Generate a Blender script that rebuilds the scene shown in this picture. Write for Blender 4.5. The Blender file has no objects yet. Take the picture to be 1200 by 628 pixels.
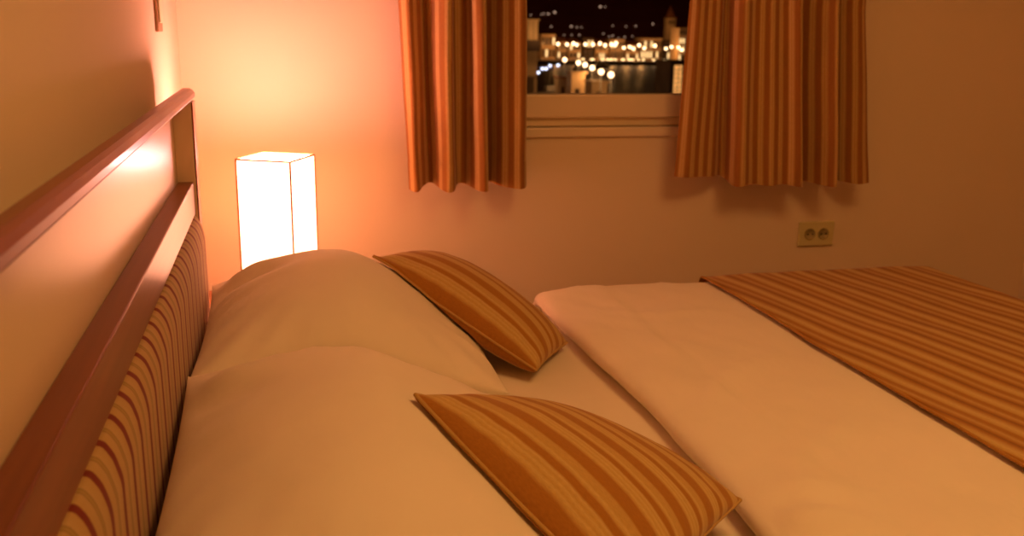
import bpy, bmesh, math, random
from mathutils import Vector, noise
from mathutils.bvhtree import BVHTree
random.seed(7)
S = bpy.context.scene
COL = S.collection
PI = math.pi

# ------------------------------------------------------------------ helpers
def link(name, me, mat=None, parent=None, smooth=False):
    o = bpy.data.objects.new(name, me)
    COL.objects.link(o)
    if mat: me.materials.append(mat)
    if parent: o.parent = parent
    if smooth:
        for p in me.polygons: p.use_smooth = True
    return o

def obj(name, bm, mat=None, parent=None, smooth=False):
    me = bpy.data.meshes.new(name)
    bmesh.ops.recalc_face_normals(bm, faces=bm.faces)
    bm.to_mesh(me); bm.free()
    return link(name, me, mat, parent, smooth)

def tag(o, label=None, cat=None, group=None, kind=None):
    if label: o['label'] = label
    if cat: o['category'] = cat
    if group: o['group'] = group
    if kind: o['kind'] = kind
    return o

def thing(name, label, cat, loc=(0, 0, 0), rz=0, group=None):
    o = bpy.data.objects.new(name, None)
    COL.objects.link(o)
    o.location = loc; o.rotation_euler = (0, 0, rz)
    o.empty_display_size = .05
    return tag(o, label, cat, group)

def copy_tree(o, parent=None):
    c = o.copy(); COL.objects.link(c); c.parent = parent
    for ch in list(o.children): copy_tree(ch, c)
    return c

def add_box(bm, x0, x1, y0, y1, z0, z1, bev=0, seg=2, rz=0):
    r = bmesh.ops.create_cube(bm, size=1)
    vs = r['verts']
    for v in vs:
        v.co = Vector((x0 + (v.co.x + .5) * (x1 - x0), y0 + (v.co.y + .5) * (y1 - y0), z0 + (v.co.z + .5) * (z1 - z0)))
    if bev:
        es = list({e for v in vs for e in v.link_edges})
        bmesh.ops.bevel(bm, geom=es, offset=bev, segments=seg, profile=.5, affect='EDGES')

def box(name, x0, x1, y0, y1, z0, z1, mat, parent=None, bev=0, seg=2):
    bm = bmesh.new(); add_box(bm, x0, x1, y0, y1, z0, z1, bev, seg)
    return obj(name, bm, mat, parent)

def add_tube(bm, pts, r, n=10, closed=False):
    pts = [Vector(p) for p in pts]
    N = len(pts); rings = []
    for i, p in enumerate(pts):
        a = pts[(i - 1) % N] if (closed or i > 0) else p
        b = pts[(i + 1) % N] if (closed or i < N - 1) else p
        t = (b - a).normalized()
        ref = Vector((0, 0, 1)) if abs(t.z) < .9 else Vector((1, 0, 0))
        u = t.cross(ref).normalized(); w = t.cross(u)
        rr = r[i] if isinstance(r, (list, tuple)) else r
        rings.append([bm.verts.new(p + (u * math.cos(k * 2 * PI / n) + w * math.sin(k * 2 * PI / n)) * rr) for k in range(n)])
    for i in range(N if closed else N - 1):
        A, B = rings[i], rings[(i + 1) % N]
        for k in range(n):
            bm.faces.new((A[k], A[(k + 1) % n], B[(k + 1) % n], B[k]))
    if not closed:
        bm.faces.new(rings[0]); bm.faces.new(rings[-1][::-1])

def add_lathe(bm, prof, n=24, cx=0, cy=0):
    rings = []
    for r, z in prof:
        rings.append([bm.verts.new((cx + r * math.cos(k * 2 * PI / n), cy + r * math.sin(k * 2 * PI / n), z)) for k in range(n)])
    for A, B in zip(rings, rings[1:]):
        for k in range(n):
            bm.faces.new((A[k], A[(k + 1) % n], B[(k + 1) % n], B[k]))
    bm.faces.new(rings[0]); bm.faces.new(rings[-1][::-1])

def grid_mesh(name, P, uv=None, closed_u=False):
    """P: rows of points; uv: rows of (u,v)"""
    nu, nv = len(P), len(P[0])
    verts = [tuple(p) for row in P for p in row]
    faces = []
    for i in range(nu - 1):
        for j in range(nv - 1):
            faces.append((i * nv + j, (i + 1) * nv + j, (i + 1) * nv + j + 1, i * nv + j + 1))
    me = bpy.data.meshes.new(name)
    me.from_pydata(verts, [], faces)
    if uv:
        fl = [t for row in uv for t in row]
        L = me.uv_layers.new(name='uv')
        for lp in me.loops: L.data[lp.index].uv = fl[lp.vertex_index]
    return me

def solid(o, th, offset=-1, rim=True):
    m = o.modifiers.new('solid', 'SOLIDIFY'); m.thickness = th; m.offset = offset; m.use_rim = rim
    return o

def fbm(x, y, z=0.): return noise.noise(Vector((x, y, z)))
def lerp(a, b, t): return a + (b - a) * t
def sstep(a, b, x):
    t = min(1, max(0, (x - a) / (b - a))); return t * t * (3 - 2 * t)

# ------------------------------------------------------------------ materials
class NT:
    def __init__(s, name):
        s.m = bpy.data.materials.new(name); s.m.use_nodes = True
        s.n = s.m.node_tree.nodes; s.l = s.m.node_tree.links
        s.b = s.n['Principled BSDF']
    def add(s, t, **kw):
        x = s.n.new(t)
        for k, v in kw.items(): setattr(x, k, v)
        return x
    def math(s, op, a, b=None):
        x = s.add('ShaderNodeMath', operation=op)
        for i, v in enumerate((a, b)):
            if v is None: continue
            if isinstance(v, (int, float)): x.inputs[i].default_value = v
            else: s.l.new(v, x.inputs[i])
        return x.outputs[0]
    def ramp(s, fac, stops, mode='LINEAR'):
        r = s.add('ShaderNodeValToRGB'); r.color_ramp.interpolation = mode
        e = r.color_ramp.elements
        while len(e) < len(stops): e.new(.5)
        for el, (p, c) in zip(e, stops):
            el.position = p; el.color = (*c, 1) if len(c) == 3 else c
        s.l.new(fac, r.inputs[0]); return r.outputs[0]
    def mix(s, fac, a, b, blend='MIX'):
        x = s.add('ShaderNodeMix', data_type='RGBA', blend_type=blend)
        for i, v in ((0, fac), (6, a), (7, b)):
            if isinstance(v, (int, float)): x.inputs[i].default_value = v
            elif isinstance(v, tuple): x.inputs[i].default_value = (*v, 1)
            else: s.l.new(v, x.inputs[i])
        return x.outputs[2]
    def noise(s, scale, detail=3, vec=None, rough=.55):
        x = s.add('ShaderNodeTexNoise'); x.inputs['Scale'].default_value = scale
        x.inputs['Detail'].default_value = detail; x.inputs['Roughness'].default_value = rough
        if vec: s.l.new(vec, x.inputs['Vector'])
        return x.outputs['Fac']
    def coord(s, which='Object'):
        return s.add('ShaderNodeTexCoord').outputs[which]
    def sep(s, v):
        x = s.add('ShaderNodeSeparateXYZ'); s.l.new(v, x.inputs[0]); return x.outputs
    def mapping(s, v, scale=(1, 1, 1), rot=(0, 0, 0)):
        x = s.add('ShaderNodeMapping'); x.inputs['Scale'].default_value = scale; x.inputs['Rotation'].default_value = rot
        s.l.new(v, x.inputs[0]); return x.outputs[0]
    def bump(s, h, strength=.2, dist=.002):
        x = s.add('ShaderNodeBump'); x.inputs['Strength'].default_value = strength; x.inputs['Distance'].default_value = dist
        s.l.new(h, x.inputs['Height']); s.l.new(x.outputs[0], s.b.inputs['Normal'])
    def color(s, c):
        if isinstance(c, tuple): s.b.inputs['Base Color'].default_value = (*c, 1)
        else: s.l.new(c, s.b.inputs['Base Color'])
    def set(s, **kw):
        for k, v in kw.items(): s.b.inputs[k.replace('_', ' ')].default_value = v
        return s

def plain(name, c, rough=.6, spec=.3, noise_amt=.06, nscale=8, bump=0, bscale=200, coat=0, metal=0):
    n = NT(name)
    f = n.noise(nscale, 3, n.coord())
    d = tuple(x * (1 - noise_amt) for x in c); e = tuple(min(1, x * (1 + noise_amt)) for x in c)
    n.color(n.ramp(f, [(.3, d), (.7, e)]))
    n.set(Roughness=rough, Specular_IOR_Level=spec, Coat_Weight=coat, Metallic=metal)
    if bump: n.bump(n.noise(bscale, 2, n.coord()), bump, .001)
    return n.m

def emit(name, c, strength, sample=True):
    n = NT(name)
    n.color((.02, .02, .02)); n.b.inputs['Emission Color'].default_value = (*c, 1)
    n.b.inputs['Emission Strength'].default_value = strength
    if not sample: n.m.cycles.emission_sampling = 'NONE'
    return n.m

def wood(name, dark, light, axis='y', rough=.32, coat=.25):
    n = NT(name)
    sc = {'y': (30, 1.6, 30), 'z': (30, 30, 1.6), 'x': (1.6, 30, 30)}[axis]
    v = n.mapping(n.coord(), sc)
    f = n.noise(1.2, 5, v, .6)
    n.color(n.ramp(f, [(.3, dark), (.72, light)]))
    n.set(Roughness=rough, Specular_IOR_Level=.5, Coat_Weight=coat, Coat_Roughness=.15)
    n.bump(f, .06, .0006)
    return n.m

def cloth(name, c, weave=900, bump=.15, rough=.9, wrinkle=0):
    n = NT(name)
    v = n.coord()
    f = n.noise(6, 3, v)
    d = tuple(x * .95 for x in c)
    n.color(n.ramp(f, [(.3, d), (.7, c)]))
    n.set(Roughness=rough, Specular_IOR_Level=.15, Sheen_Weight=.15, Sheen_Roughness=.5)
    h = n.noise(weave, 1, v)
    if wrinkle:
        w = n.noise(9, 4, n.mapping(v, (1, .45, 1), (0, 0, .3)), .6)
        h = n.math('ADD', n.math('MULTIPLY', h, .06), n.math('MULTIPLY', w, wrinkle))
        n.bump(h, bump, .02)
    else:
        n.bump(h, bump, .0006)
    return n.m

def striped(name, period, stops, src='uv', axis=0, weave=700, jitter=.0, bump=.2, rot=0, rib=0):
    """fabric with woven stripes across one coordinate (metres)"""
    n = NT(name)
    v = n.coord('UV' if src == 'uv' else 'Object')
    if rot: v = n.mapping(v, (1, 1, 1), (0, 0, rot))
    x = n.sep(v)[axis]
    if jitter:
        x = n.math('ADD', x, n.math('MULTIPLY', n.math('SUBTRACT', n.noise(5, 2, v), .5), jitter))
    fr = n.math('FRACT', n.math('DIVIDE', x, period))
    c = n.ramp(fr, stops)
    fine = n.noise(1, 2, n.mapping(v, (weave, weave * .18, 1) if axis == 0 else (weave * .18, weave, 1)))
    c = n.mix(.22, c, n.ramp(fine, [(.3, (.25, .25, .25)), (.7, (1, 1, 1))]), 'MULTIPLY')
    n.color(c)
    n.set(Roughness=.85, Specular_IOR_Level=.2, Sheen_Weight=.15)
    n.bump(n.math('ADD', fine, n.math('MULTIPLY', n.sep(c)[0], .8)), bump, .0012)
    return n.m

M = {}
def wall_paint(name, c):
    n = NT(name)
    v = n.coord()
    n.color(n.ramp(n.noise(2.5, 3, v), [(.3, tuple(x * .975 for x in c)), (.7, c)]))
    n.set(Roughness=.75, Specular_IOR_Level=.2)
    n.bump(n.noise(160, 3, v), .12, .0012)
    return n.m
M['wall'] = wall_paint('wall_paint', (.80, .65, .43))
M['ceil'] = wall_paint('ceiling_paint', (.82, .76, .62))
M['floor'] = wood('floor_wood', (.12, .05, .02), (.25, .12, .05), 'x', .45, .1)
M['wood'] = wood('cherry_wood', (.15, .034, .009), (.25, .068, .020), 'y', .36, .08)
M['wood_z'] = wood('cherry_wood_upright', (.22, .045, .012), (.33, .08, .022), 'z', .30, .35)
M['panel'] = plain('cream_laminate', (.74, .58, .38), .34, .42, .02, 3)
M['pvc'] = plain('window_plastic', (.80, .66, .44), .35, .4, .02)
M['sheet'] = cloth('sheet_cotton', (.84, .74, .56), wrinkle=.35, bump=.12)
M['pillow'] = cloth('pillow_cotton', (.86, .76, .58), wrinkle=.45, bump=.28)
M['duvet'] = cloth('duvet_cotton', (.87, .77, .59), wrinkle=.6, bump=.34)
M['mattress'] = cloth('mattress_ticking', (.8, .75, .65))
gold, rust, tan, dark = (.55, .33, .085), (.40, .165, .019), (.62, .41, .13), (.27, .10, .010)
M['cushion'] = striped('cushion_stripe', .088, [(0, gold), (.04, gold), (.08, rust), (.32, rust), (.37, gold), (.42, tan), (.46, gold), (.52, tan), (.56, gold), (.62, tan), (.66, rust), (.77, rust), (.81, gold), (.86, tan), (.90, gold), (1, gold)])
M['runner'] = striped('runner_stripe', .078, [(0, dark), (.07, rust), (.22, gold), (.34, rust), (.44, rust), (.52, gold), (.66, tan), (.76, gold), (.90, rust), (1, dark)], src='obj', rot=-.19)
M['runner_hem'] = cloth('runner_hem', (.40, .19, .03))
M['piping'] = cloth('cushion_piping', (.50, .30, .08))
M['curtain'] = striped('curtain_stripe', .036, [(0, (.34, .135, .025)), (.26, (.34, .135, .025)), (.36, (.54, .31, .09)), (.48, (.64, .41, .15)), (.56, (.50, .26, .06)), (.64, (.62, .39, .14)), (.76, (.52, .29, .08)), (.88, (.34, .135, .025))])
M['uphol'] = striped('headboard_stripe', .0709, [(0, (.20, .02, .008)), (.17, (.20, .02, .008)), (.21, (.52, .33, .11)), (.46, (.52, .33, .12)), (.52, (.32, .20, .055)), (.56, (.50, .33, .10)), (.60, (.30, .19, .05)), (.66, (.54, .35, .13)), (.96, (.50, .31, .10)), (1, (.20, .02, .008))], src='uv', axis=0)
M['plate'] = plain('ivory_plastic', (.74, .66, .38), .4, .4, .02)
M['socket'] = plain('ivory_socket', (.62, .55, .25), .4, .4, .02)
M['socket_dark'] = plain('socket_recess', (.36, .30, .13), .5)
M['hole'] = plain('socket_hole', (.02, .015, .01), .6)
M['steel'] = plain('brushed_steel', (.6, .58, .55), .3, .5, .03, metal=1)
M['brass'] = plain('lamp_base', (.30, .13, .05), .35, .5, .05)
M['night'] = wood('nightstand_wood', (.26, .065, .016), (.38, .12, .035), 'x', .35, .25)

# ------------------------------------------------------------------ camera
CAM = Vector((.274, 0, 1.26))
F_PX = 1113.9; yaw, pitch, roll = .238813, .248728, .016459
cy_, sy_, cp_, sp_ = math.cos(yaw), math.sin(yaw), math.cos(pitch), math.sin(pitch)
Fw = Vector((sy_ * cp_, cy_ * cp_, -sp_)); R0 = Vector((cy_, -sy_, 0)); U0 = R0.cross(Fw)
Rt = R0 * math.cos(roll) + U0 * math.sin(roll); Up = -R0 * math.sin(roll) + U0 * math.cos(roll)
cam = bpy.data.cameras.new('camera'); camo = bpy.data.objects.new('camera', cam); COL.objects.link(camo)
from mathutils import Matrix
camo.matrix_world = Matrix(((Rt.x, Up.x, -Fw.x, CAM.x), (Rt.y, Up.y, -Fw.y, CAM.y), (Rt.z, Up.z, -Fw.z, CAM.z), (0, 0, 0, 1)))
cam.sensor_fit = 'HORIZONTAL'; cam.sensor_width = 36; cam.lens = F_PX / 1200 * 36
cam.clip_start = .02; cam.clip_end = 6000
cam.dof.use_dof = True; cam.dof.focus_distance = 1.55; cam.dof.aperture_fstop = 5.6
S.camera = camo
def at(px, py, Y):
    """world point seen at pixel (px,py) on the plane y=Y: used to lay out the town outside"""
    d = Fw * F_PX + Rt * (px - 600) - Up * (py - 314)
    return CAM + d * ((Y - CAM.y) / d.y)

# ------------------------------------------------------------------ room shell
YB = 2.9; XR = 2.94; YF = -1.6; ZC = 2.55; T = .18
WX0, WX1, WZ0, WZ1 = .80, 1.80, .952, 2.12
def struct(o): o['kind'] = 'structure'; return o
struct(box('floor', -.0, XR, YF, YB, -.1, 0, M['floor']))
struct(box('ceiling', -T, XR + T, YF - T, YB + T, ZC, ZC + .1, M['ceil']))
struct(box('wall_left', -T, 0, YF - T, YB + T, -.1, ZC, M['wall']))
struct(box('wall_right', XR, XR + T, YF - T, YB + T, -.1, ZC, M['wall']))
struct(box('wall_front', 0, XR, YF - T, YF, -.1, ZC, M['wall']))
bm = bmesh.new()
add_box(bm, 0, WX0, YB, YB + T, -.1, ZC); add_box(bm, WX1, XR, YB, YB + T, -.1, ZC)
add_box(bm, WX0, WX1, YB, YB + T, -.1, WZ0); add_box(bm, WX0, WX1, YB, YB + T, WZ1, ZC)
bmesh.ops.remove_doubles(bm, verts=bm.verts, dist=1e-5)
struct(obj('wall_back', bm, M['wall']))
bm = bmesh.new()
add_box(bm, .46, XR - .015, YB - .014, YB - .001, .002, .07, .003)
struct(obj('baseboard_back', bm, M['wood']))

# window: frame, sash, glass, sill
win = thing('window_1', None, None); win['kind'] = 'structure'
def ring(name, x0, x1, z0, z1, w, y0, y1, mat, parent, bev=.004):
    bm = bmesh.new()
    o_ = [(x0, z0), (x1, z0), (x1, z1), (x0, z1)]; i_ = [(x0 + w, z0 + w), (x1 - w, z0 + w), (x1 - w, z1 - w), (x0 + w, z1 - w)]
    vs = {}
    for k in range(4):
        for nm, lst in (('o', o_), ('i', i_)):
            for yy in (y0, y1): vs[nm, k, yy] = bm.verts.new((lst[k][0], yy, lst[k][1]))
    for k in range(4):
        q = (k + 1) % 4
        bm.faces.new((vs['o', k, y0], vs['o', q, y0], vs['i', q, y0], vs['i', k, y0]))
        bm.faces.new((vs['o', k, y1], vs['i', k, y1], vs['i', q, y1], vs['o', q, y1]))
        bm.faces.new((vs['o', k, y0], vs['o', k, y1], vs['o', q, y1], vs['o', q, y0]))
        bm.faces.new((vs['i', k, y0], vs['i', q, y0], vs['i', q, y1], vs['i', k, y1]))
    bmesh.ops.recalc_face_normals(bm, faces=bm.faces)
    bmesh.ops.bevel(bm, geom=bm.edges[:], offset=bev, segments=2, affect='EDGES', profile=.5)
    return obj(name, bm, mat, parent)
ring('window_frame', WX0 + .002, WX1 - .002, WZ0 + .002, WZ1 - .002, .040, 2.925, 2.99, M['pvc'], win)
sash = ring('window_sash', WX0 + .030, WX1 - .030, WZ0 + .030, WZ1 - .030, .074, 2.905, 2.965, M['pvc'], win, .006)
g = NT('window_glass'); g.color((1, 1, 1)); g.set(Roughness=0., IOR=1.45, Transmission_Weight=1.0, Specular_IOR_Level=.35)
gb = g.add('ShaderNodeBsdfTransparent'); gg = g.add('ShaderNodeBsdfGlossy'); gg.inputs['Roughness'].default_value = .02
lw = g.add('ShaderNodeLayerWeight'); lw.inputs['Blend'].default_value = .12
mx = g.add('ShaderNodeMixShader'); g.l.new(g.math('MULTIPLY', lw.outputs['Fresnel'], .5), mx.inputs[0])
g.l.new(gb.outputs[0], mx.inputs[1]); g.l.new(gg.outputs[0], mx.inputs[2]); g.l.new(mx.outputs[0], g.n['Material Output'].inputs[0])
box('glass_pane', WX0 + .10, WX1 - .10, 2.938, 2.944, WZ0 + .10, WZ1 - .10, g.m, sash)
bm = bmesh.new(); add_box(bm, WX0 - .06, WX1 + .06, YB - .012, YB + .022, WZ0 - .029, WZ0 + .001, .004)
obj('window_sill', bm, M['pvc'], win)

# ------------------------------------------------------------------ headboard
hb = thing('headboard', 'tall cherry-framed headboard with cream panel and striped padding along left wall', 'headboard', (.06, 1.405, 0))
H0, H1 = .48, 2.33
def hpart(name, bm, mat, smooth=False):
    bmesh.ops.translate(bm, verts=bm.verts, vec=(-.06, -1.405, 0))
    return obj(name, bm, mat, hb, smooth)
bm = bmesh.new(); add_box(bm, .026, .037, H0 + .01, H1 - .01, .20, 1.0835); tag(hpart('back_panel', bm, M['panel']), 'glossy cream back panel')
# moulded top rail, profile swept along y
prof = [(.030, 1.0838), (.030, 1.090), (.053, 1.109), (.057, 1.111), (.070, 1.111), (.077, 1.108), (.082, 1.101), (.082, 1.092), (.077, 1.086), (.070, 1.0838)]
bm = bmesh.new()
A = [bm.verts.new((x, H0 - .002, z)) for x, z in prof]; B = [bm.verts.new((x, H1 + .002, z)) for x, z in prof]
for k in range(len(prof)): bm.faces.new((A[k], A[(k + 1) % len(prof)], B[(k + 1) % len(prof)], B[k]))
bm.faces.new(A); bm.faces.new(B[::-1]); hpart('top_rail', bm, M['wood'])
for y0, y1 in ((H0, H0 + .062), (H1 - .062, H1)):
    bm = bmesh.new(); add_box(bm, .0372, .0772, y0, y1, 0, 1.0836, .001); po = hpart('side_panel', bm, M['panel'])
    bm = bmesh.new(); add_box(bm, .0774, .081, y0, y1, 0, 1.0836, .002); tag(hpart('edge_strip', bm, M['wood_z']), 'thin cherry edge strip')
bm = bmesh.new(); add_box(bm, .0375, .0725, H0 + .0625, H1 - .0625, .830, .904, .0025); hpart('lower_rail', bm, M['wood'])
# padded striped upholstery: rounded top edge and rounded far end
ys = [H0 + .0625 + (H1 - .125 - H0) * i / 160 for i in range(161)]
pr = [(.060, .8295)]
for k in range(1, 13):
    a = k / 12 * PI / 2; pr.append((.068 + .025 * math.sin(a), .8295 - .062 * (1 - math.cos(a))))
for k in range(1, 14): pr.append((.093, .7675 - k * .036))
P = []; UV = []
for y in ys:
    e = min(y - ys[0], ys[-1] - y); fe = 1 - max(0, 1 - e / .035) ** 2.2
    row = [(.040, y, .8295)] + [(.060 + (x - .060) * (.25 + .75 * fe), y, z) for x, z in pr]
    row.append((.040, y, pr[-1][1]))
    P.append([(x - .06, yy - 1.405, z) for x, yy, z in row]); UV.append([(y + .003 * fbm(y * 7, k * .4), k / 28) for k in range(len(row))])
link('upholstery', grid_mesh('upholstery', P, UV), M['uphol'], hb, True)

# ------------------------------------------------------------------ bed
BY0, BY1, BX0, BX1 = .52, 2.29, .13, 2.05
bed = thing('bed', 'double bed under the white bedding in front of the headboard', 'bed', (1.09, 1.405, 0))
def bpart(name, x0, x1, y0, y1, z0, z1, mat, bev):
    bm = bmesh.new(); add_box(bm, x0 - 1.09, x1 - 1.09, y0 - 1.405, y1 - 1.405, z0, z1, bev, 3)
    return obj(name, bm, mat, bed)
bpart('bed_base', .135, 2.03, BY0 + .02, BY1 - .02, .12, .305, M['wood'], .008)
bpart('mattress', .132, 2.035, BY0 + .012, BY1 - .012, .307, .532, M['mattress'], .035)
for lx in (.2, 1.96):
    for ly in (BY0 + .08, BY1 - .08): bpart('leg', lx - .03, lx + .03, ly - .03, ly + .03, 0, .119, M['wood'], .004)

def drape_cloth(x0, x1, y0, y1, ztop, drop_y, drop_x, nu, nv, rad=.03, wr=.003, seed=0, flare=.012, back=0.):
    """cloth laid over a box top (x0..x1, y0..y1) and hanging over the two sides and the foot"""
    us = [x0 + (x1 + drop_x - x0) * i / nu for i in range(nu + 1)]
    vs = [y0 - drop_y + (y1 - y0 + 2 * drop_y) * j / nv for j in range(nv + 1)]
    P, UV = [], []
    for u in us:
        row, r2 = [], []
        for v in vs:
            dx = max(0, u - x1); dy = max(0, y0 - v, v - y1); sg = -1 if v < y0 else 1
            d = max(dx, dy) if min(dx, dy) == 0 else (dx ** 4 + dy ** 4) ** .25
            z = ztop - (d if d > 2 * rad else d * d / (4 * rad)) + (rad if d > 2 * rad else 0)
            fw = 1 - sstep(0, .05, min(dx, dy if dy > 0 else 0))
            ox = (rad * .9 * (1 - math.exp(-dx / rad)) + fw * flare * sstep(0, .3, dx) * (1 + math.sin(v * 31 + seed)))
            oy = (rad * .9 * (1 - math.exp(-dy / rad)) + fw * flare * sstep(0, .3, dy) * (1 + math.sin(u * 27 + seed)))
            x = min(u, x1) + (ox if dx > 0 else 0); y = min(max(v, y0), y1) + (sg * oy if dy > 0 else 0)
            w = wr * (fbm(u * 4 + seed, v * 3, 1) + .5 * fbm(u * 9, v * 6 + seed, 3) + .3 * fbm(u * 20 + v * 8, v * 10, 5))
            row.append([x, y, z + w]); r2.append((u, v))
        P.append(row); UV.append(r2)
    return us, vs, P, UV

_, _, P, UV = drape_cloth(.132, 2.038, BY0 + .008, BY1 - .008, .5405, .20, .20, 70, 80, rad=.03, wr=.0025, seed=3, flare=.0)
for row in P:
    for p in row: p[2] = max(p[2], .535) if p[1] > BY0 + .02 and p[1] < BY1 - .02 and p[0] < 2.02 else p[2]
sheet = solid(link('fitted_sheet', grid_mesh('fitted_sheet', P, UV), M['sheet'], None, True), .002, 1)
tag(sheet, 'white fitted sheet on the mattress between pillows and duvet', 'sheet')

# duvet: rolled turn-down edge near the pillows, hangs over the sides and foot
EX = .912
us, vs, P, UV = drape_cloth(EX + .035, 2.052, BY0 - .006, BY1 + .008, .591, .30, .26, 90, 110, rad=.035, wr=.004, seed=9)
def edge_x(v):  # the turned-down edge is not quite straight
    return .006 * math.sin(v * 5.2) + .010 * fbm(v * 3.1, 2.2) - .012 * sstep(1.9, 2.3, v) - .008 * sstep(1.25, 1.0, v)
Pn = []
for k in range(10):  # roll profile under the leading edge
    a = k / 10 * PI
    row = []
    for j, v in enumerate(vs):
        p = P[0][j]
        r = .0205 + .002 * fbm(v * 6, 7.7)
        cx, cz = EX + .035 + edge_x(v), p[2] - r
        row.append([cx - (1.7 * r) * math.sin(a) ** .9, p[1], max(cz - r * math.cos(a), .5475)])
    Pn.append(row)
under = []
for j, v in enumerate(vs): q = Pn[0][j]; under.append([q[0] + .12, q[1], q[2]])
for i, u in enumerate(us):
    fall = max(0, 1 - (u - us[0]) / .25); soft_e = -.004 * math.exp(-(u - us[0]) / .03)
    for j, v in enumerate(vs):
        P[i][j][0] += edge_x(v) * fall; P[i][j][2] += soft_e + .004
        # crease of the turned-back flap and a few pulls in the cloth
        cr = u - (1.095 + .012 * math.sin(v * 3))
        P[i][j][2] += -.003 * math.exp(-(cr / .012) ** 2) + .003 * math.exp(-((cr + .03) / .03) ** 2)
        pk = math.exp(-((u - .99) / .07) ** 2 - ((v - 1.08) / .10) ** 2)
        rd = (1 - abs(fbm(u * 3.2 + v * 1.6, v * 2.6 - u * 2, 8.1))) ** 9 * (1 - sstep(1.22, 1.34, u)) * sstep(us[0], us[0] + .06, u)
        P[i][j][2] += .008 * rd + .004 * (1 - sstep(1.22, 1.34, u)) * fbm(u * 14 + v * 9, v * 5 - u * 5, 4)
        P[i][j][2] += .012 * pk * (1 + .8 * math.sin(v * 60 + u * 20))
DP = [under] + Pn + P
DUV = [[(EX + i * .004, v) for v in vs] for i in range(11)] + UV
duvet = link('duvet', grid_mesh('duvet', DP, DUV), M['duvet'], None, True)
solid(duvet, .0015, 1)
tag(duvet, 'white duvet turned down with a rolled edge across the bed', 'duvet')

# striped runner over the foot of the bed
RX = 1.378
us, vs, P, UV = drape_cloth(RX, 2.068, BY0 - .024, BY1 + .024, .606, .33, .30, 70, 120, rad=.035, wr=.004, seed=9)
run = thing('bed_runner', 'gold and rust striped runner across the foot of the duvet', 'bed runner', (1.7, 1.405, .598))
def shift(P, c): return [[(p[0] - c[0], p[1] - c[1], p[2] - c[2]) for p in r] for r in P]
rc = (1.7, 1.405, .598)
solid(link('runner_cloth', grid_mesh('runner_cloth', shift(P, rc), UV), M['runner'], run, True), .003, 1)
bm = bmesh.new(); add_tube(bm, [Vector(P[0][j]) - Vector(rc) + Vector((-.001, 0, .0015)) for j in range(len(vs))], .0032, 8)
tag(obj('hem', bm, M['runner_hem'], run, True), 'darker stitched hem')

# ------------------------------------------------------------------ support heights
def bvh_of(*objs):
    dg = bpy.context.evaluated_depsgraph_get()
    out = []
    for o in objs: out.append((BVHTree.FromObject(o, dg), o.matrix_world.inverted()))
    return out
def height(trees, x, y, default=.5):
    z = default
    for t, mi in trees:
        h = t.ray_cast(mi @ Vector((x, y, 3)), Vector((0, 0, -1)))
        if h[0] is not None: z = max(z, h[0].z - (mi @ Vector((0, 0, 0))).z)
    return z
bpy.context.view_layer.update()
sup = bvh_of(sheet)

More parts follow.
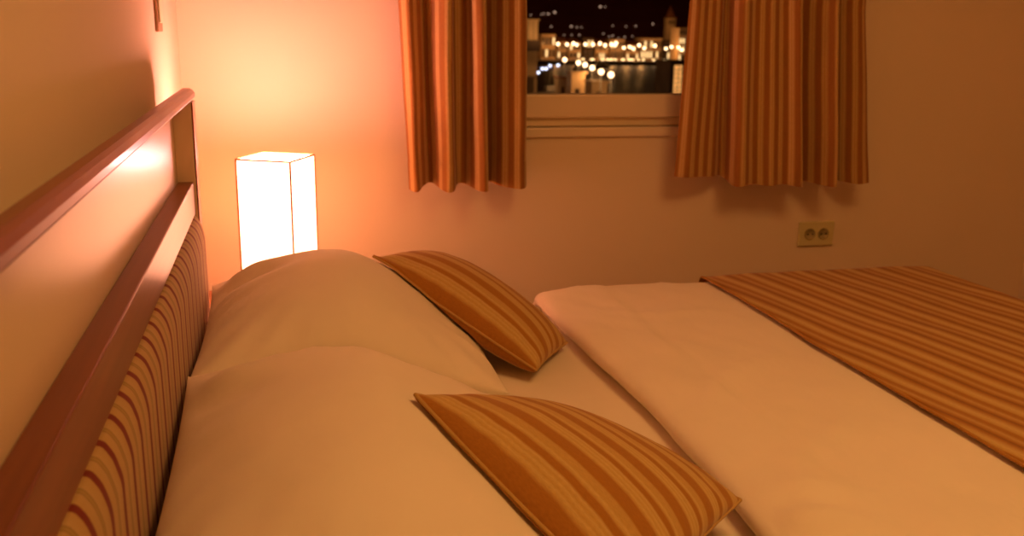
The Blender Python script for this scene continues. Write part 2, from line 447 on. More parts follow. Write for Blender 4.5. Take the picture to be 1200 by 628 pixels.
def soft(name, c, thick_up, thick_dn, n=56, pinch=.05, pinch_t=None, expo=.55, sup=None, gap=.004, wr=.004, seed=0, prof=None, ridge=None):
    """pillow-like body. c: four corners in order (s0t0, s1t0, s1t1, s0t1); returns mesh verts/faces"""
    c = [Vector(v) for v in c]
    nrm = (c[1] - c[0]).cross(c[3] - c[0]).normalized()
    if nrm.z < 0: nrm = -nrm
    L = ((c[1] - c[0]).length + (c[2] - c[3]).length) / 2; W = ((c[3] - c[0]).length + (c[2] - c[1]).length) / 2
    top, bot, uv = [], [], []
    for i in range(n + 1):
        # cluster samples near the rim
        s = .5 - .5 * math.cos(PI * i / n); rt, rb, ru = [], [], []
        for j in range(n + 1):
            t = .5 - .5 * math.cos(PI * j / n)
            a, b = 2 * s - 1, 2 * t - 1
            # sides drawn in between pointed corners
            a2 = a * (1 - pinch * (1 - b * b)); b2 = b * (1 - (pinch if pinch_t is None else pinch_t) * (1 - a * a))
            ss, tt = (a2 + 1) / 2, (b2 + 1) / 2
            m = (c[0] * (1 - ss) + c[1] * ss) * (1 - tt) + (c[3] * (1 - ss) + c[2] * ss) * tt
            q = max(0, (1 - a * a)) * max(0, (1 - b * b))
            th = q ** expo if prof is None else prof(s) * max(0, 1 - b * b) ** .36 * (1 + .07 * b)
            tb = q ** (expo if prof else .32)
            rim = 1 - q
            wv = wr * (fbm(s * 3 + seed, t * 3, .5) * 1.4 + .5 * fbm(s * 8, t * 7 + seed, 2)) * min(1, q * 4)
            ang = math.atan2(b2, a2)
            wv += wr * .9 * math.sin(ang * 26 + 5 * fbm(a, b, seed)) * rim ** 3 * min(1, q * 9)
            if ridge: wv += ridge(s, t) * min(1, q * 6)
            up = m + nrm * (thick_up * th + wv)
            dn = m - nrm * (thick_dn * tb)
            rt.append(up); rb.append(dn); ru.append((ss * L, tt * W))
        top.append(rt); bot.append(rb); uv.append(ru)
    if sup:
        for i in range(n + 1):
            for j in range(n + 1):
                h = height(sup, bot[i][j].x, bot[i][j].y) + gap
                if bot[i][j].z < h: bot[i][j].z = h
                edge = i in (0, n) or j in (0, n)
                hh = height(sup, top[i][j].x, top[i][j].y) + gap
                mn = max(hh, bot[i][j].z) if edge else max(hh + .006, bot[i][j].z + .004)
                if top[i][j].z < mn: top[i][j].z = mn
                if edge: bot[i][j] = top[i][j].copy()
    verts, faces, idx, uvs = [], [], {}, []
    for i in range(n + 1):
        for j in range(n + 1):
            idx['t', i, j] = len(verts); verts.append(top[i][j]); uvs.append(uv[i][j])
    for i in range(n + 1):
        for j in range(n + 1):
            if i in (0, n) or j in (0, n): idx['b', i, j] = idx['t', i, j]
            else: idx['b', i, j] = len(verts); verts.append(bot[i][j]); uvs.append(uv[i][j])
    for i in range(n):
        for j in range(n):
            faces.append([idx['t', i, j], idx['t', i + 1, j], idx['t', i + 1, j + 1], idx['t', i, j + 1]])
            faces.append([idx['b', i, j], idx['b', i, j + 1], idx['b', i + 1, j + 1], idx['b', i + 1, j]])
    rimpts = [top[i][0] for i in range(n)] + [top[n][j] for j in range(n)] + [top[i][n] for i in range(n, 0, -1)] + [top[0][j] for j in range(n, 0, -1)]
    return verts, faces, uvs, rimpts

def soft_mesh(name, verts, faces, uvs, origin):
    me = bpy.data.meshes.new(name)
    me.from_pydata([tuple(v - origin) for v in verts], [], faces)
    L = me.uv_layers.new(name='uv')
    for lp in me.loops: L.data[lp.index].uv = uvs[lp.vertex_index]
    bm = bmesh.new(); bm.from_mesh(me); bmesh.ops.recalc_face_normals(bm, faces=bm.faces); bm.to_mesh(me); bm.free()
    return me

def folds(cx, ct, amp, k):
    def f(s, t):
        return amp * math.exp(-((s - cx) / .12) ** 2) * math.exp(-((t - ct) / .22) ** 2) * math.sin(k * t + 3 * s)
    return f
# pillows lean on the headboard padding
def pillow_profile(s):
    # plump towards the headboard, falling away in a long slope to the foot side
    if s < .45: return math.sin(PI / 2 * s / .45) ** .75
    u = (s - .45) / .55
    return .62 * (1 - u) + .38 * math.sqrt(max(0, 1 - u * u)) + .10 * math.sin(PI * u) * math.exp(-u * 5)
def pillow(name, label, c, seed, ridge, up=.142, dn=.14):
    v, f, uv, rim = soft(name, c, up, dn, 60, .03, .03, .42, sup, .003, .006, seed, prof=pillow_profile, ridge=ridge)
    org = Vector(((c[0][0] + c[1][0]) / 2, (c[0][1] + c[2][1]) / 2, .55))
    o = link(name, soft_mesh(name, v, f, uv, org), M['pillow'], None, True); o.location = org
    return tag(o, label, 'pillow')
p_far = pillow('pillow', 'white pillow nearer the lit table lamp, against the headboard',
               [(.101, 1.60, .665), (.685, 1.70, .562), (.690, 2.28, .565), (.101, 2.23, .665)], 2, folds(.13, .72, .016, 26), .168)
p_near = pillow('pillow', 'white pillow nearest the viewer, in front of the other pillow',
                [(.101, .74, .675), (.690, .72, .566), (.690, 1.63, .566), (.101, 1.60, .675)], 5, folds(.12, .85, .013, 24), .158)
bpy.context.view_layer.update()
sup2 = bvh_of(sheet, p_far, p_near, duvet)

def cushion(label, c, seed, up=.07, dn=.05):
    v, f, uv, rim = soft('cushion', c, up, dn, 48, .025, -.05, .46, sup2, .0075, .0016, seed)
    org = sum((Vector(x) for x in c), Vector()) / 4
    root = thing('cushion', label, 'cushion', org, 0, 'striped cushions on the pillows')
    link('cushion_body', soft_mesh('cushion_body', v, [list(q) for q in f], [(b + .024, a) for a, b in uv], org), M['cushion'], root, True)
    bm = bmesh.new(); add_tube(bm, [p - org + Vector((0, 0, .0012)) for p in rim], .0028, 8, True)
    obj('piping', bm, M['piping'], root, True)
    return root
cushion('gold and rust striped cushion sloping off the pillow nearer the lamp',
        [(.461, 2.08, .752), (.762, 1.78, .574), (.886, 1.97, .562), (.625, 2.30, .70)], 1)
cushion('gold and rust striped cushion leaning on the pillow nearest the viewer',
        [(.433, 1.19, .778), (.632, .866, .630), (.893, 1.13, .604), (.68, 1.49, .605)], 4)

# ------------------------------------------------------------------ nightstand and lamp
ns = thing('nightstand', 'cherry wood nightstand between bed and window wall, under the lamp', 'nightstand', (.25, 2.58, 0))
def npart(name, x0, x1, y0, y1, z0, z1, mat, parent=None, bev=.003):
    bm = bmesh.new(); add_box(bm, x0, x1, y0, y1, z0, z1, bev); return obj(name, bm, mat, parent or ns)
npart('top', -.235, .22, -.22, .22, .475, .5, M['night'])
npart('body', -.225, .20, -.21, .21, .12, .474, M['night'])
for z0, z1 in ((.14, .295), (.305, .46)):
    d = npart('drawer', .2005, .216, -.20, .20, z0, z1, M['night'])
    bm = bmesh.new(); add_lathe(bm, [(.004, 0), (.005, .012), (.012, .018), (.012, .024), (.006, .028)], 16)
    bmesh.ops.rotate(bm, verts=bm.verts, cent=(0, 0, 0), matrix=Matrix.Rotation(PI / 2, 3, 'Y'))
    bmesh.ops.translate(bm, verts=bm.verts, vec=(.216, 0, (z0 + z1) / 2)); obj('knob', bm, M['steel'], d, True)
for lx in (-.2, .175):
    for ly in (-.185, .185): npart('leg', lx - .018, lx + .018, ly - .018, ly + .018, 0, .119, M['night'])

lamp = thing('table_lamp', 'lit table lamp with rectangular cream fabric shade behind the pillows', 'table lamp', (.2555, 2.546, .5), -.451)
bm = bmesh.new(); add_box(bm, -.05, .05, -.05, .05, 0, .022, .004); obj('lamp_base', bm, M['brass'], lamp)
bm = bmesh.new(); add_lathe(bm, [(.009, .0222), (.009, .20), (.016, .202), (.016, .235), (.008, .237)], 20); obj('stem', bm, M['brass'], lamp, True)
n = NT('lamp_shade_fabric'); n.color((.9, .85, .7)); n.set(Roughness=.9)
n.b.inputs['Emission Color'].default_value = (1, .37, .21, 1)
wv = n.noise(60, 3, n.mapping(n.coord(), (1, 1, 3)))
es = n.math('ADD', n.math('MULTIPLY', wv, .25), .9)
n.l.new(n.math('MULTIPLY', es, 9.2), n.b.inputs['Emission Strength'])
h = .074
bm = bmesh.new()
zs = (.115, .42); w_ = .0018
rows = []
for off in (0, -w_):
    for z in zs:
        rows.append([bm.verts.new((sx * (h + off), sy * (h + off), z)) for sx, sy in ((-1, -1), (1, -1), (1, 1), (-1, 1))])
ob, ot, ib, it = rows
for k in range(4):
    q = (k + 1) % 4
    bm.faces.new((ob[k], ob[q], ot[q], ot[k])); bm.faces.new((ib[k], it[k], it[q], ib[q]))
    bm.faces.new((ot[k], ot[q], it[q], it[k])); bm.faces.new((ob[k], ib[k], ib[q], ob[q]))
shade = obj('lamp_shade', bm, n.m, lamp)
bm = bmesh.new()
for z in (.4205, .1145):
    add_tube(bm, [(sx * (h + .0002), sy * (h + .0002), z) for sx, sy in ((-1, -1), (1, -1), (1, 1), (-1, 1))], .0028, 6, True)
for sx, sy in ((-1, -1), (1, -1), (1, 1), (-1, 1)):
    add_tube(bm, [(sx * (h + .0004), sy * (h + .0004), .115), (sx * (h + .0004), sy * (h + .0004), .42)], .0026, 6)
tag(obj('edge_binding', bm, plain('shade_binding', (.42, .17, .05), .8), shade), 'rust coloured edge binding')
bm = bmesh.new(); add_lathe(bm, [(.010, .237), (.012, .25), (.022, .275), (.027, .295), (.024, .315), (.012, .328), (.002, .331)], 20)
obj('bulb', bm, emit('bulb_glow', (1, .62, .28), 6, True), lamp, True)
bm = bmesh.new()
for a in range(2):
    c_, s_ = (1, 0) if a == 0 else (0, 1)
    add_tube(bm, [(-h * c_, -h * s_, .236), (h * c_, h * s_, .236)], .0015, 6)
obj('shade_carrier', bm, M['steel'], lamp)

# ------------------------------------------------------------------ wall socket and plate
so = thing('wall_socket', 'ivory double power socket low on the window wall right of curtains', 'power socket', (2.062, YB, .58))
bm = bmesh.new(); add_box(bm, -.068, .068, -.012, -.0005, -.043, .043, .004); obj('cover_plate', bm, M['socket'], so)
for dx in (-.026, .026):
    bm = bmesh.new(); add_lathe(bm, [(.0205, 0), (.0205, .0025), (.018, .0025), (.0172, .0005)], 28)
    bmesh.ops.rotate(bm, verts=bm.verts, cent=(0, 0, 0), matrix=Matrix.Rotation(PI / 2, 3, 'X'))
    bmesh.ops.translate(bm, verts=bm.verts, vec=(dx, -.0122, .0)); r_ = obj('outlet', bm, M['socket_dark'], so, True)
    for hx in (-.0085, .0085):
        bm = bmesh.new(); add_lathe(bm, [(.0028, 0), (.0028, .0015), (.001, .0016)], 12)
        bmesh.ops.rotate(bm, verts=bm.verts, cent=(0, 0, 0), matrix=Matrix.Rotation(PI / 2, 3, 'X'))
        bmesh.ops.translate(bm, verts=bm.verts, vec=(dx + hx, -.0142, 0)); obj('pin_hole', bm, M['hole'], r_)
wp = thing('wall_plate', 'narrow plate on left wall above headboard corner, cut by the frame top', 'wall fixture', (0, 2.43, 1.235))
bm = bmesh.new(); add_box(bm, .0005, .0075, -.045, .045, 0, .30, .002); obj('plate', bm, plain('plate_shade_brown', (.40, .22, .10), .5), wp)  # shade of the near side face is put into this brown
bm = bmesh.new(); add_box(bm, .0076, .0115, -.032, .032, .02, .28, .0015); obj('plate_cover', bm, M['plate'], wp)

# ------------------------------------------------------------------ curtains
def curtain(label, bot, top, zt=2.30):
    """bot: (x, depth towards room, hem height); top: x at eye level 1.34, carried on up to the rod"""
    root = thing('curtain', label, 'curtain', (sum(b[0] for b in bot) / len(bot), 2.80, zt), 0, 'striped curtains at the window')
    org = root.location.copy()
    def spl(vals, t):
        n_ = len(vals) - 1; f = t * n_; i = min(int(f), n_ - 1); u = f - i
        p = [vals[max(0, min(n_, i + d))] for d in (-1, 0, 1, 2)]
        return .5 * (2 * p[1] + (p[2] - p[0]) * u + (2 * p[0] - 5 * p[1] + 4 * p[2] - p[3]) * u * u + (3 * p[1] - p[0] - 3 * p[2] + p[3]) * u ** 3)
    NU = 150; cols = []
    for i in range(NU + 1):
        t = i / NU
        cols.append((spl([b[0] for b in bot], t), spl([b[1] for b in bot], t), spl([b[2] for b in bot], t), spl(top, t)))
    # arc length at the hem gives the weave coordinate
    arc = [0]
    for a, b in zip(cols, cols[1:]): arc.append(arc[-1] + math.hypot(b[0] - a[0], b[1] - a[1]))
    def pt(i, k):  # k: 0 hem .. 1 top
        xb, d, zb, xt = cols[i]
        z = lerp(zb, zt, k)
        e = (z - zb) / (1.34 - zb)
        x = lerp(xb, xt, e) if e < 1 else xt + .0 * (e - 1)
        dd = 1.55 * d * lerp(1, .9, min(1, e)) + .004 * fbm(x * 9, z * 3)
        return Vector((x + .003 * fbm(i * .06, z * 4, 2), 2.80 - dd, z)) - org
    HK = .055
    ks = [HK + (1 - HK) * j / 40 for j in range(41)]
    P = [[pt(i, k) for k in ks] for i in range(NU + 1)]; UV = [[(arc[i], k) for k in ks] for i in range(NU + 1)]
    solid(link('curtain_panel', grid_mesh('curtain_panel', P, UV), M['curtain'], root, True), .002, 0, False)
    ks = [HK * j / 6 for j in range(7)]
    P = [[pt(i, k) for k in ks] for i in range(NU + 1)]; UV = [[(arc[i], k) for k in ks] for i in range(NU + 1)]
    solid(link('hem', grid_mesh('hem', P, UV), M['curtain'], root, True), .0036, 0, False)
    return root
# left: edge, crest, hollow ...
curtain('striped orange curtain on the left of the window, close to lamp',
        [(.637, .000, .785), (.654, .030, .783), (.681, .000, .796), (.709, -.020, .798), (.732, .045, .787), (.755, .045, .786), (.779, .000, .797), (.805, -.005, .797),
         (.834, .045, .787), (.861, .045, .786), (.882, -.030, .798), (.915, .010, .790), (.960, .030, .785), (.985, .022, .786), (.999, -.010, .787)],
        [.610, .634, .667, .692, .724, .752, .771, .804, .821, .850, .871, .912, .952, .976, .986])
curtain('striped orange curtain on the right of the window, above the socket',
        [(1.474, .010, .808), (1.511, .020, .806), (1.555, .012, .805), (1.614, .0, .803), (1.658, -.02, .800), (1.668, .030, .779), (1.690, .042, .779), (1.736, .026, .782),
         (1.791, .036, .777), (1.843, .028, .780), (1.893, .046, .774), (1.925, -.012, .783), (1.950, .0, .780), (2.000, .045, .772), (2.026, .040, .774), (2.050, -.035, .782), (2.080, .0, .778), (2.127, .022, .772), (2.170, .012, .774)],
        [1.494, 1.518, 1.554, 1.603, 1.632, 1.642, 1.662, 1.703, 1.749, 1.796, 1.842, 1.878, 1.900, 1.948, 1.975, 1.998, 2.020, 2.058, 2.091])
rod = thing('curtain_rod', 'curtain rod above the window carrying both curtains', 'curtain rod', (1.37, 2.80, 2.325))
bm = bmesh.new(); add_tube(bm, [(-.9, 0, 0), (.9, 0, 0)], .012, 14); obj('pole', bm, M['wood'], rod, True)
for sx in (-.86, .86):
    bm = bmesh.new(); add_box(bm, sx - .012, sx + .012, .0, .0995, -.012, .012, .002); obj('bracket', bm, M['wood'], rod)

# ------------------------------------------------------------------ the harbour town outside
GZ = -12.0
asphalt = plain('quay_paving', (.16, .12, .09), .8, .2, .2, .4)
water = NT('harbour_water'); water.color((.006, .006, .008)); water.set(Roughness=.4, Specular_IOR_Level=.06)
water.bump(water.noise(.8, 3, water.mapping(water.coord(), (1, .35, 1))), .5, .2)
near_w, far_w = 196, 372
tag(box('quay', -60, 420, 20, near_w, GZ - 2, GZ, asphalt), 'near harbour quay below the window', 'quay')['kind'] = 'structure'
tag(box('far_quay', -60, 520, far_w, 900, GZ - 2, GZ + .3, asphalt), 'far harbour quay with lamp row', 'quay')['kind'] = 'structure'
wz = GZ - 1.2
P = [[(x, y, wz) for x in (-60, 180, 520)] for y in (near_w, 280, far_w)]
tag(link('harbour_water', grid_mesh('water', P), water.m), 'black harbour water between the two quays', 'water', kind='structure')
P = []
for i in range(49):
    x = -300 + i * 40; row = []
    for j in range(13):
        y = 880 + j * 60
        row.append((x, y, GZ + (sstep(0, 12, j)) * (105 + 30 * fbm(x * .004, 1.3) + 18 * fbm(x * .013, y * .01))))
    P.append(row)
tag(link('hillside', grid_mesh('hillside', P), plain('dark_scrub', (.34, .15, .09), .95, .05, .15, .02), None, True), 'dark hill behind the town', 'hill', kind='structure')

post_m = plain('lamp_post_iron', (.05, .05, .05), .5, .3)
globe_m = emit('sodium_globe', (1, .60, .30), 6, False)
def make_lamp(rad, hgt):
    root = thing('street_lamp', None, 'street lamp')
    bm = bmesh.new(); add_lathe(bm, [(.16, 0), (.16, .5), (.08, .6), (.06, hgt - rad * .8)], 10); obj('lamp_post', bm, post_m, root, True)
    bm = bmesh.new(); bmesh.ops.create_icosphere(bm, subdivisions=2, radius=rad, matrix=Matrix.Translation((0, 0, hgt + .1))); obj('lamp_globe', bm, globe_m, root, True)
    return root
def lights_at(pts, Y_of, rad, hgt, gz, label, group, every=0, power=0):
    proto = None
    for k, (px, py) in enumerate(pts):
        Y = Y_of(py)
        p = at(px, py, Y)
        root = make_lamp(rad, hgt) if proto is None else copy_tree(proto)
        proto = proto or root
        root.location = (p.x, p.y, gz); tag(root, label, 'street lamp', group)
        if every and k % every == 0:
            ld = bpy.data.lights.new('street_light', 'POINT'); ld.energy = power; ld.color = (1, .48, .16); ld.shadow_soft_size = .5
            lo = bpy.data.objects.new('street_light', ld); COL.objects.link(lo); lo.location = (p.x, p.y - 1.2, p.z - .6)
drop = lambda hgt, gz: CAM.z - gz - hgt
def Y_for(hgt, gz):
    def f(py):
        # distance at which a lamp head of that height shows at row py
        lo, hi = 60, 900
        for _ in range(40):
            mid = (lo + hi) / 2
            if at(690, py, mid).z > gz + hgt: lo = mid
            else: hi = mid
        return lo
    return f
lights_at([(661.8, 70.2), (677.8, 73.6), (685.6, 75.9), (694, 79.5), (704.5, 84), (716, 87.5)], Y_for(6, GZ), .48, 5.9, GZ,
          'bright globe street lamp in the descending row on the near quay', 'near quay street lamps', 1, 1100)
lights_at([(619, 76.5)], Y_for(6, GZ), .40, 5.9, GZ, 'globe street lamp beside the left curtain edge', None, 1, 500)
far = [(654, 51.5), (664.5, 52), (672, 51), (676, 52.5), (686, 52), (695, 52), (703, 51), (709, 53), (716.5, 52), (720.5, 53), (722, 50.5), (731, 56), (738, 55), (742, 57), (749, 53), (755, 56.5), (767.5, 53.5), (780.5, 57), (787, 55), (795, 55.5), (799, 58.5)]
Yf = lambda py: 374 + (58 - py) * .6
proto_far = len(far)
for k, (px, py) in enumerate(far):
    p = at(px, py, Yf(py))
    hgt = p.z - GZ - .3
    if k == 0: fp = make_lamp(.62, 6)
    root = fp if k == 0 else copy_tree(fp)
    root.location = (p.x, p.y, GZ + .3); root.scale = (1, 1, hgt / 6.1)
    tag(root, 'small bright street lamp in the long row across the harbour', 'street lamp', 'far quay street lamps')
    if k % 3 == 0:
        ld = bpy.data.lights.new('street_light', 'POINT'); ld.energy = 1300; ld.color = (1, .42, .11); ld.shadow_soft_size = .6
        lo = bpy.data.objects.new('street_light', ld); COL.objects.link(lo); lo.location = (p.x, p.y + 3, p.z - 1)
# low lights along the far quay edge
edge_m = emit('quay_edge_glow', (1, .62, .26), 3.2, False)
fp = None
for px, w in ((706, 1.6), (712, 1.2), (716, 1.4), (721, 1.1), (730, 1.5), (737, 1.2), (741, 1.4), (748, .7), (754, .9), (766, .9), (778, .8), (782, .6), (683, 1.2), (694, 1.6)):
    if fp is None:
        fp = thing('bollard_light', None, 'bollard light')
        bm = bmesh.new(); add_box(bm, -.18, .18, -.18, .18, 0, .35, .02); obj('bollard', bm, post_m, fp)
        bm = bmesh.new(); add_box(bm, -.5, .5, -.17, .17, .36, .95, .08); obj('light_head', bm, edge_m, fp)
        root = fp
    else: root = copy_tree(fp)
    p = at(px, 72, far_w + .8); root.location = (p.x, far_w + .8, GZ + .3); root.scale = (w, 1, 1)
    tag(root, 'low glowing light on the edge of the far quay', 'bollard light', 'far quay edge lights')
# scattered house lights on the hill
hill_m = emit('house_light', (1, .62, .42), .55, False)
hill_px = [(622, 17.5), (634, 17), (637, 16), (642.5, 16.3), (650, 14.5), (703.5, 8), (709, 8), (646, 31), (669.5, 31), (676, 32), (681.5, 32), (661, 41), (670, 41), (679, 41), (718, 30), (733.5, 31), (745, 30.5), (765, 28), (707, 39.5), (714, 43), (718, 42), (725, 44.5), (732, 43.5), (741, 42.5), (745.5, 46.5), (756, 45)]
hp = None
hill_t = BVHTree.FromObject(bpy.data.objects['hillside'], bpy.context.evaluated_depsgraph_get())
for k, (px, py) in enumerate(hill_px):
    d = (at(px, py, 100) - CAM).normalized()
    hit = hill_t.ray_cast(CAM, d)
    p = hit[0] if hit[0] is not None else at(px, py, 1100)
    if hp is None:
        hp = thing('hill_lamp', None, 'hill light')
        bm = bmesh.new(); add_lathe(bm, [(.2, -6), (.15, -.9), (.12, -.8)], 8); obj('lamp_post', bm, post_m, hp)
        bm = bmesh.new(); bmesh.ops.create_icosphere(bm, subdivisions=2, radius=.9); obj('lamp_globe', bm, hill_m, hp, True)
        root = hp
    else: root = copy_tree(hp)
    s_ = 1.0 + .8 * (k in (3, 4, 5, 8)); s_ *= p.y / 1000 * (.8 + .4 * random.random()) * .85
    root.location = p - d * 6; root.scale = (s_,) * 3
    tag(root, 'tiny distant lamp scattered on the dark hill', 'hill light', 'hillside lights')

# buildings: walls, roof, windows with panes
plaster = plain('town_plaster', (.62, .44, .26), .85, .1, .12, .3)
stone = plain('town_stone', (.45, .33, .21), .9, .1, .15, .5)
darkw = plain('dark_facade', (.06, .04, .03), .9, .1, .2, .3)
rooft = plain('clay_roof', (.25, .10, .05), .9, .1, .2, .8)
frame_m = plain('window_surround', (.3, .22, .15), .8)
lit_pane = emit('lit_window', (1, .62, .25), 1.6, False)
dark_pane = plain('dark_window_glass', (.02, .02, .025), .2, .5)
def building(label, px0, px1, py_top, Y, depth, wall_m, roof='gable', cols=3, rows=2, lit=.3, base=GZ):
    a = at(px0, py_top, Y); b = at(px1, py_top, Y)
    w, ztop = b.x - a.x, a.z
    root = thing('town_house', label, 'building', ((a.x + b.x) / 2, Y + depth / 2, base))
    hh = ztop - base; w -= .7
    rh = min(2.2, hh * .22) if roof == 'gable' else .35
    bm = bmesh.new(); add_box(bm, -w / 2, w / 2, -depth / 2, depth / 2, 0, hh - rh); obj('walls', bm, wall_m, root)
    bm = bmesh.new()
    if roof == 'gable':
        x0, x1, y0, y1, z0, z1 = -w / 2 - .25, w / 2 + .25, -depth / 2 - .3, depth / 2 + .3, hh - rh + .01, hh
        v = [bm.verts.new(q) for q in ((x0, y0, z0), (x1, y0, z0), (x1, y1, z0), (x0, y1, z0), (x0 + .4, 0, z1), (x1 - .4, 0, z1))]
        for fc in ((0, 1, 5, 4), (2, 3, 4, 5), (1, 2, 5), (3, 0, 4), (3, 2, 1, 0)): bm.faces.new([v[i] for i in fc])
    else:
        add_box(bm, -w / 2 - .2, w / 2 + .2, -depth / 2 - .2, depth / 2 + .2, hh - rh + .01, hh)
    obj('roof', bm, rooft if roof == 'gable' else wall_m, root)
    cw = w / cols; rw = (hh - rh) / rows
    for i in range(cols):
        for j in range(rows):
            cx, cz = -w / 2 + cw * (i + .5), rw * (j + .5); sx, sz = cw * .26, rw * .30
            bm = bmesh.new(); add_box(bm, cx - sx - .12, cx + sx + .12, -depth / 2 - .12, -depth / 2 - .005, cz - sz - .12, cz + sz + .12)
            f_ = obj('window', bm, frame_m, root)
            bm = bmesh.new(); add_box(bm, cx - sx, cx + sx, -depth / 2 - .17, -depth / 2 - .121, cz - sz, cz + sz)
            obj('pane', bm, lit_pane if random.random() < lit else dark_pane, f_)
    return root
    return root
FY = 392
B = [('long low house left of the harbour lamp row, beside the tall facade', 634, 652, 40, plaster, 'flat', 4, 2, .25),
     ('gabled waterfront house behind the first far quay lamps', 652.5, 666, 43, stone, 'gable', 3, 2, .2),
     ('narrow waterfront house below the pair of lamps set close together', 666.5, 682, 45, plaster, 'gable', 3, 2, .4),
     ('flat-roofed dark waterfront block at the middle of the far row', 683, 697, 44, darkw, 'flat', 3, 2, .35),
     ('waterfront house right of the dark block, lamps before it', 697.5, 714, 46, plaster, 'gable', 4, 2, .4),
     ('wide waterfront house above the bright quay edge lights', 714.5, 733, 46, stone, 'flat', 5, 2, .4),
     ('waterfront house behind the lamps near the centre right', 733.5, 750, 48, plaster, 'gable', 4, 2, .5),
     ('long waterfront hall left of the church tower', 750.5, 777, 44.5, stone, 'flat', 7, 2, .35),
     ('low waterfront house at the foot of the church tower', 777.5, 794, 47, darkw, 'flat', 4, 2, .4)]
for lb, a, b, t, m_, rf, c_, r_, lt in B: building(lb, a, b, t, FY, 9, m_, rf, c_, r_, lt, GZ + .3)
building('tall orange-lit house at the right edge of the window view', 795.5, 812, 32.5, 379, 9, plaster, 'flat', 4, 4, .3, GZ + .3)

# the waterfront carries on behind the curtains
for k, px in enumerate(list(range(448, 610, 17)) + list(range(815, 915, 18))):
    b_ = building('waterfront house further along the far quay, behind a curtain', px, px + 15.5, 42 + 5 * random.random(), FY, 9, (plaster, stone, darkw)[k % 3], ('gable', 'flat')[k % 2], 3, 2, .35, GZ + .3)
    b_['group'] = 'houses behind the curtains'
    p = at(px + 6, 53.5, 377); root = copy_tree(next(o for o in COL.objects if o.get('group') == 'far quay street lamps'))
    root.location = (p.x, p.y, GZ + .3); root.scale = (1, 1, (p.z - GZ - .3) / 6.1)
    if k % 3 == 0:
        ld = bpy.data.lights.new('street_light', 'POINT'); ld.energy = 1300; ld.color = (1, .42, .11); ld.shadow_soft_size = .6
        lo = bpy.data.objects.new('street_light', ld); COL.objects.link(lo); lo.location = (p.x, p.y + 3, p.z - 1)

# church tower with spire
a, b = at(780.5, 22, 560), at(790, 22, 560); w = b.x - a.x
top = at(785, 6, 560).z
tw = thing('church_tower', 'stone church tower with pointed spire above the far houses', 'church tower', ((a.x + b.x) / 2, 560, GZ))
hh = a.z - GZ
bm = bmesh.new(); add_box(bm, -w / 2, w / 2, -w / 2, w / 2, 0, hh); obj('tower_shaft', bm, stone, tw)
bm = bmesh.new(); add_box(bm, -w * .56, w * .56, -w * .56, w * .56, hh + .01, hh + .5); obj('cornice', bm, stone, tw)
bm = bmesh.new(); r = bmesh.ops.create_cone(bm, segments=4, radius1=w * .62, radius2=.05, depth=top - GZ - hh - .5, cap_ends=True, matrix=Matrix.Translation((0, 0, hh + .52 + (top - GZ - hh - .5) / 2)) @ Matrix.Rotation(PI / 4, 4, 'Z'))
obj('spire', bm, rooft, tw)
for k in range(2):
    bm = bmesh.new(); add_box(bm, -w * .3 + k * w * .4, -w * .1 + k * w * .4, -w / 2 - .1, -w / 2 - .01, hh - 3.2, hh - .8); obj('belfry_opening', bm, dark_pane, tw)

# tall lit facade by the left curtain
a, b = at(612, 22, 158), at(632.5, 22, 158)
lf = thing('terrace_house', 'house with lit upper terrace and dark awning beside the left curtain', 'building', ((a.x + b.x) / 2, 162, GZ))
w = b.x - a.x + 4; z22 = a.z - GZ; z47 = at(620, 47, 158).z - GZ; z60 = at(620, 60, 158).z - GZ
x1 = (b.x - a.x) / 2; x0 = x1 - w
bm = bmesh.new(); add_box(bm, x0, x1, -3, 4, 0, z22 - .25); obj('walls', bm, plaster, lf)
bm = bmesh.new(); add_box(bm, x0 - .1, x1 + .25, -3.4, 4, z22 - .24, z22); obj('parapet', bm, plaster, lf)
bm = bmesh.new(); add_box(bm, x0, x1 - .02, -4.6, -3.01, z60, z47); obj('awning', bm, darkw, lf)
for k in range(3):
    xx = x1 - .75 - k * .9
    bm = bmesh.new(); add_box(bm, xx - .07, xx + .07, -3.2, -3.01, z47 + .05, z22 - .26); obj('pilaster', bm, stone, lf)
ld = bpy.data.lights.new('terrace_light', 'POINT'); ld.energy = 260; ld.color = (1, .5, .17); ld.shadow_soft_size = .3
lo = bpy.data.objects.new('terrace_light', ld); COL.objects.link(lo); lo.location = (b.x - .9, 155.6, at(620, 40, 158).z)

# dark building with the lit stair window, right
a, b = at(786, 73, 186), at(812, 73, 186)
sb = thing('stair_building', 'dark house with tall lit stair window beside the right curtain', 'building', ((a.x + b.x) / 2, 190, GZ))
w = b.x - a.x; hh = a.z - GZ
bm = bmesh.new(); add_box(bm, -w / 2, w / 2, -4, 4, 0, hh); obj('walls', bm, darkw, sb)
bm = bmesh.new(); add_box(bm, -w / 2 - .2, w / 2 + .2, -4.2, 4.2, hh + .01, hh + .3); obj('roof', bm, darkw, sb)
cx = (a.x + b.x) / 2; l_, r_ = at(790.5, 77, 185.9).x - cx, at(799.5, 77, 185.9).x - cx
zt_, zb_ = at(795, 76.5, 186).z - GZ, at(795, 112, 186).z - GZ
bm = bmesh.new(); add_box(bm, l_ - .1, r_ + .1, -4.12, -4.005, zb_ - .1, zt_ + .1); wf = obj('stair_window', bm, frame_m, sb)
n = NT('stair_glow'); n.color((.02, .02, .02)); z_ = n.sep(n.coord())
n.b.inputs['Emission Color'].default_value = (1, .42, .11, 1)
n.l.new(n.math("ADD", .15, n.math("MULTIPLY", n.noise(2.2, 3, n.coord()), 1.5)), n.b.inputs['Emission Strength']); n.m.cycles.emission_sampling = 'NONE'
bm = bmesh.new(); add_box(bm, l_, r_, -4.2, -4.125, zb_, zt_); obj('pane', bm, n.m, wf)
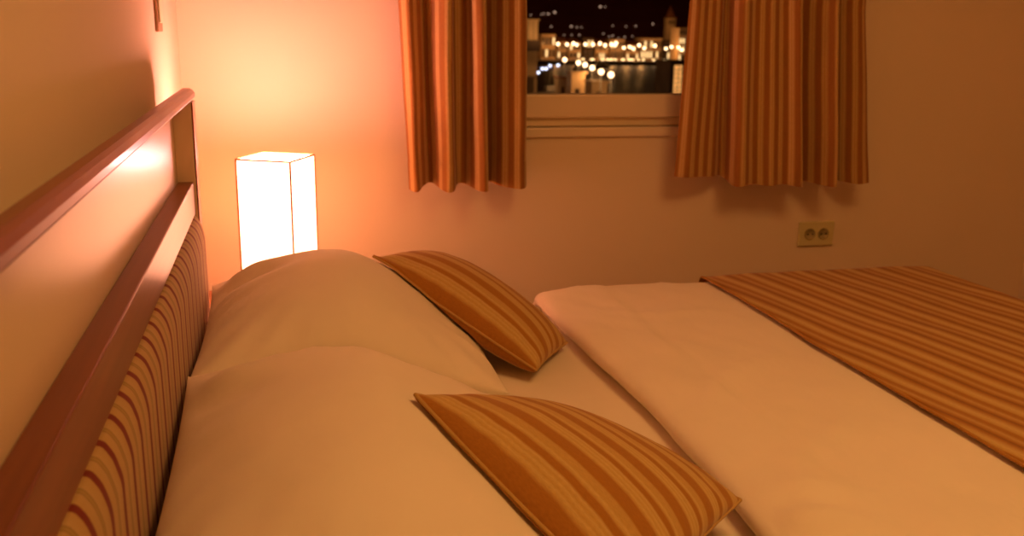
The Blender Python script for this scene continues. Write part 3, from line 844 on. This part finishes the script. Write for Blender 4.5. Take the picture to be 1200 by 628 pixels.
for k in range(1, 7):
    z = lerp(zb_, zt_, k / 7); bm = bmesh.new(); add_box(bm, l_, r_, -4.26, -4.201, z - .05, z + .05); obj('glazing_bar', bm, frame_m, wf)
bm = bmesh.new(); add_box(bm, (l_ + r_) / 2 - .06, (l_ + r_) / 2 + .06, -4.33, -4.261, zb_, zt_); obj('glazing_bar', bm, frame_m, wf)

# kiosks on the near quay
def kiosk(label, px0, px1, pyt, Y, dep, m_, awn=True):
    a, b = at(px0, pyt, Y), at(px1, pyt, Y); w = b.x - a.x; hh = a.z - GZ
    root = thing('quay_kiosk', label, 'kiosk', ((a.x + b.x) / 2, Y + dep / 2, GZ))
    bm = bmesh.new(); add_box(bm, -w / 2, w / 2, -dep / 2, dep / 2, 0, hh - .3); obj('walls', bm, m_, root)
    bm = bmesh.new(); add_box(bm, -w / 2 - .3, w / 2 + .3, -dep / 2 - .5, dep / 2 + .3, hh - .29, hh, .05); obj('roof', bm, rooft if awn else plaster, root)
    bm = bmesh.new(); add_box(bm, -w * .2, w * .1, -dep / 2 - .06, -dep / 2 - .005, .1, min(2.1, hh - .4)); obj('door', bm, darkw, root)
    return root
kiosk('pale square kiosk under the nearest quay lamp', 694, 712, 95, 165, 4, plaster, False)
kiosk('flat-roofed kiosk under the middle of the near lamp row', 670, 686, 84, 174, 3, plaster, False)
kiosk('small kiosk at left with yellowish light', 655, 666, 90, 180, 3, stone)
kiosk('dark kiosk beside the left curtain, lowest in the view', 612, 626, 90, 150, 4, stone, False)
# bluish white lamps over a stall
cool_m = emit('cool_lamp', (.75, .78, 1), 3.2, False)
st = thing('market_stall', 'open stall with bluish white lamps at lower left of view', 'stall', (at(637, 88, 178).x, 178, GZ))
for dx in (-1.6, 1.6):
    for dy in (-1, 1): bm = bmesh.new(); add_tube(bm, [(dx, dy, 0), (dx, dy, at(637, 81, 178).z - GZ)], .05, 8); obj('stall_post', bm, post_m, st)
zz = at(637, 80, 178).z - GZ
bm = bmesh.new(); add_box(bm, -1.9, 1.9, -1.3, 1.3, zz + .02, zz + .2, .03); obj('canopy', bm, plain('blue_canvas', (.12, .14, .3), .8), st)
for px, py in ((635.5, 80.5), (640, 80.5), (644.5, 77), (631, 85), (654, 76.5)):
    p = at(px, py, 176.5); bm = bmesh.new(); bmesh.ops.create_icosphere(bm, subdivisions=2, radius=.26, matrix=Matrix.Translation((p.x - st.location.x, 176.5 - 178, p.z - GZ)))
    obj('stall_lamp', bm, cool_m, st, True)
# moored boats
def boat(label, px, Y, L, ang):
    p = at(px, 80, Y); root = thing('moored_boat', label, 'boat', (p.x, Y, wz), ang)
    bm = bmesh.new(); secs = []
    for i in range(9):
        t = i / 8; x = -L / 2 + L * t; hw = L * .16 * (1 - max(0, (t - .45) / .55) ** 2) + .02; zt = .9 + .4 * t * t
        secs.append([bm.verts.new(q) for q in ((x, -hw, zt), (x, -hw * .7, .1), (x, 0, -.2), (x, hw * .7, .1), (x, hw, zt))])
    for A_, B_ in zip(secs, secs[1:]):
        for k in range(4): bm.faces.new((A_[k], A_[k + 1], B_[k + 1], B_[k]))
        bm.faces.new((A_[4], A_[0], B_[0], B_[4]))
    bm.faces.new(secs[0]); bm.faces.new(secs[-1][::-1]); obj('hull', bm, plain('boat_white', (.6, .55, .48), .4), root, False)
    bm = bmesh.new(); add_box(bm, -L * .25, L * .12, -L * .1, L * .1, 1.15, 2.3, .15); obj('cabin', bm, plain('boat_cabin', (.5, .45, .38), .4), root)
    bm = bmesh.new(); add_tube(bm, [(0, 0, 2.3), (0, 0, 2.3 + L * .7)], .06, 8); obj('mast', bm, post_m, root)
boat('moored boat at lower left of the harbour view', 648, 199, 7, .3)
boat('moored boat beyond the lamp row, near the far quay', 676, 330, 9, 1.2)
boat('moored boat in the middle of the dark water', 704, 350, 10, .5)

def town_fill(x, y, z, e, r=.6):
    ld = bpy.data.lights.new('town_fill', 'POINT'); ld.energy = e; ld.color = (1, .42, .11); ld.shadow_soft_size = r
    lo = bpy.data.objects.new('town_fill', ld); COL.objects.link(lo); lo.location = (x, y, z)
town_fill(tw.location.x - 8, 545, tw.location.z + 15, 2600)  # unseen light added to make the tower show
p = at(800, 60, 372); town_fill(p.x - 1, 371, p.z, 900)
for x_ in (100, 420): town_fill(x_, 640, 45, 90000, 3)  # unseen fills added high over the town to lift the dark hill

# ------------------------------------------------------------------ lights
def light(name, typ, loc, energy, col, size, rot=None):
    d = bpy.data.lights.new(name, typ); d.energy = energy; d.color = col
    if typ == 'AREA': d.shape = 'DISK'; d.size = size
    else: d.shadow_soft_size = size
    o = bpy.data.objects.new(name, d); COL.objects.link(o); o.location = loc
    if rot: o.rotation_euler = rot
    return o
light('bedside_bulb', 'POINT', (.2555, 2.546, .882), 20, (1, .37, .38), .055)
light('ceiling_lamp', 'AREA', (1.35, .55, 2.5), 20.5, (1, .50, .155), 1.0)
light('near_fill_light', 'POINT', (.32, -.35, 1.35), 0.7, (1, .47, .16), .12)  # weak unseen warm fill behind the camera; no lamp stands here
w = bpy.data.worlds.new('night'); S.world = w; w.use_nodes = True
w.node_tree.nodes['Background'].inputs[0].default_value = (.011, .0012, .0003, 1)
w.node_tree.nodes['Background'].inputs[1].default_value = 1.0

vs_ = S.view_settings
S.display_settings.display_device = 'sRGB'
vs_.view_transform = 'Standard'; vs_.look = 'None'; vs_.exposure = 0; vs_.gamma = 1; vs_.use_curve_mapping = False
S.cycles.use_denoising = True
S.cycles.max_bounces = 8; S.cycles.diffuse_bounces = 5; S.cycles.sample_clamp_indirect = 4
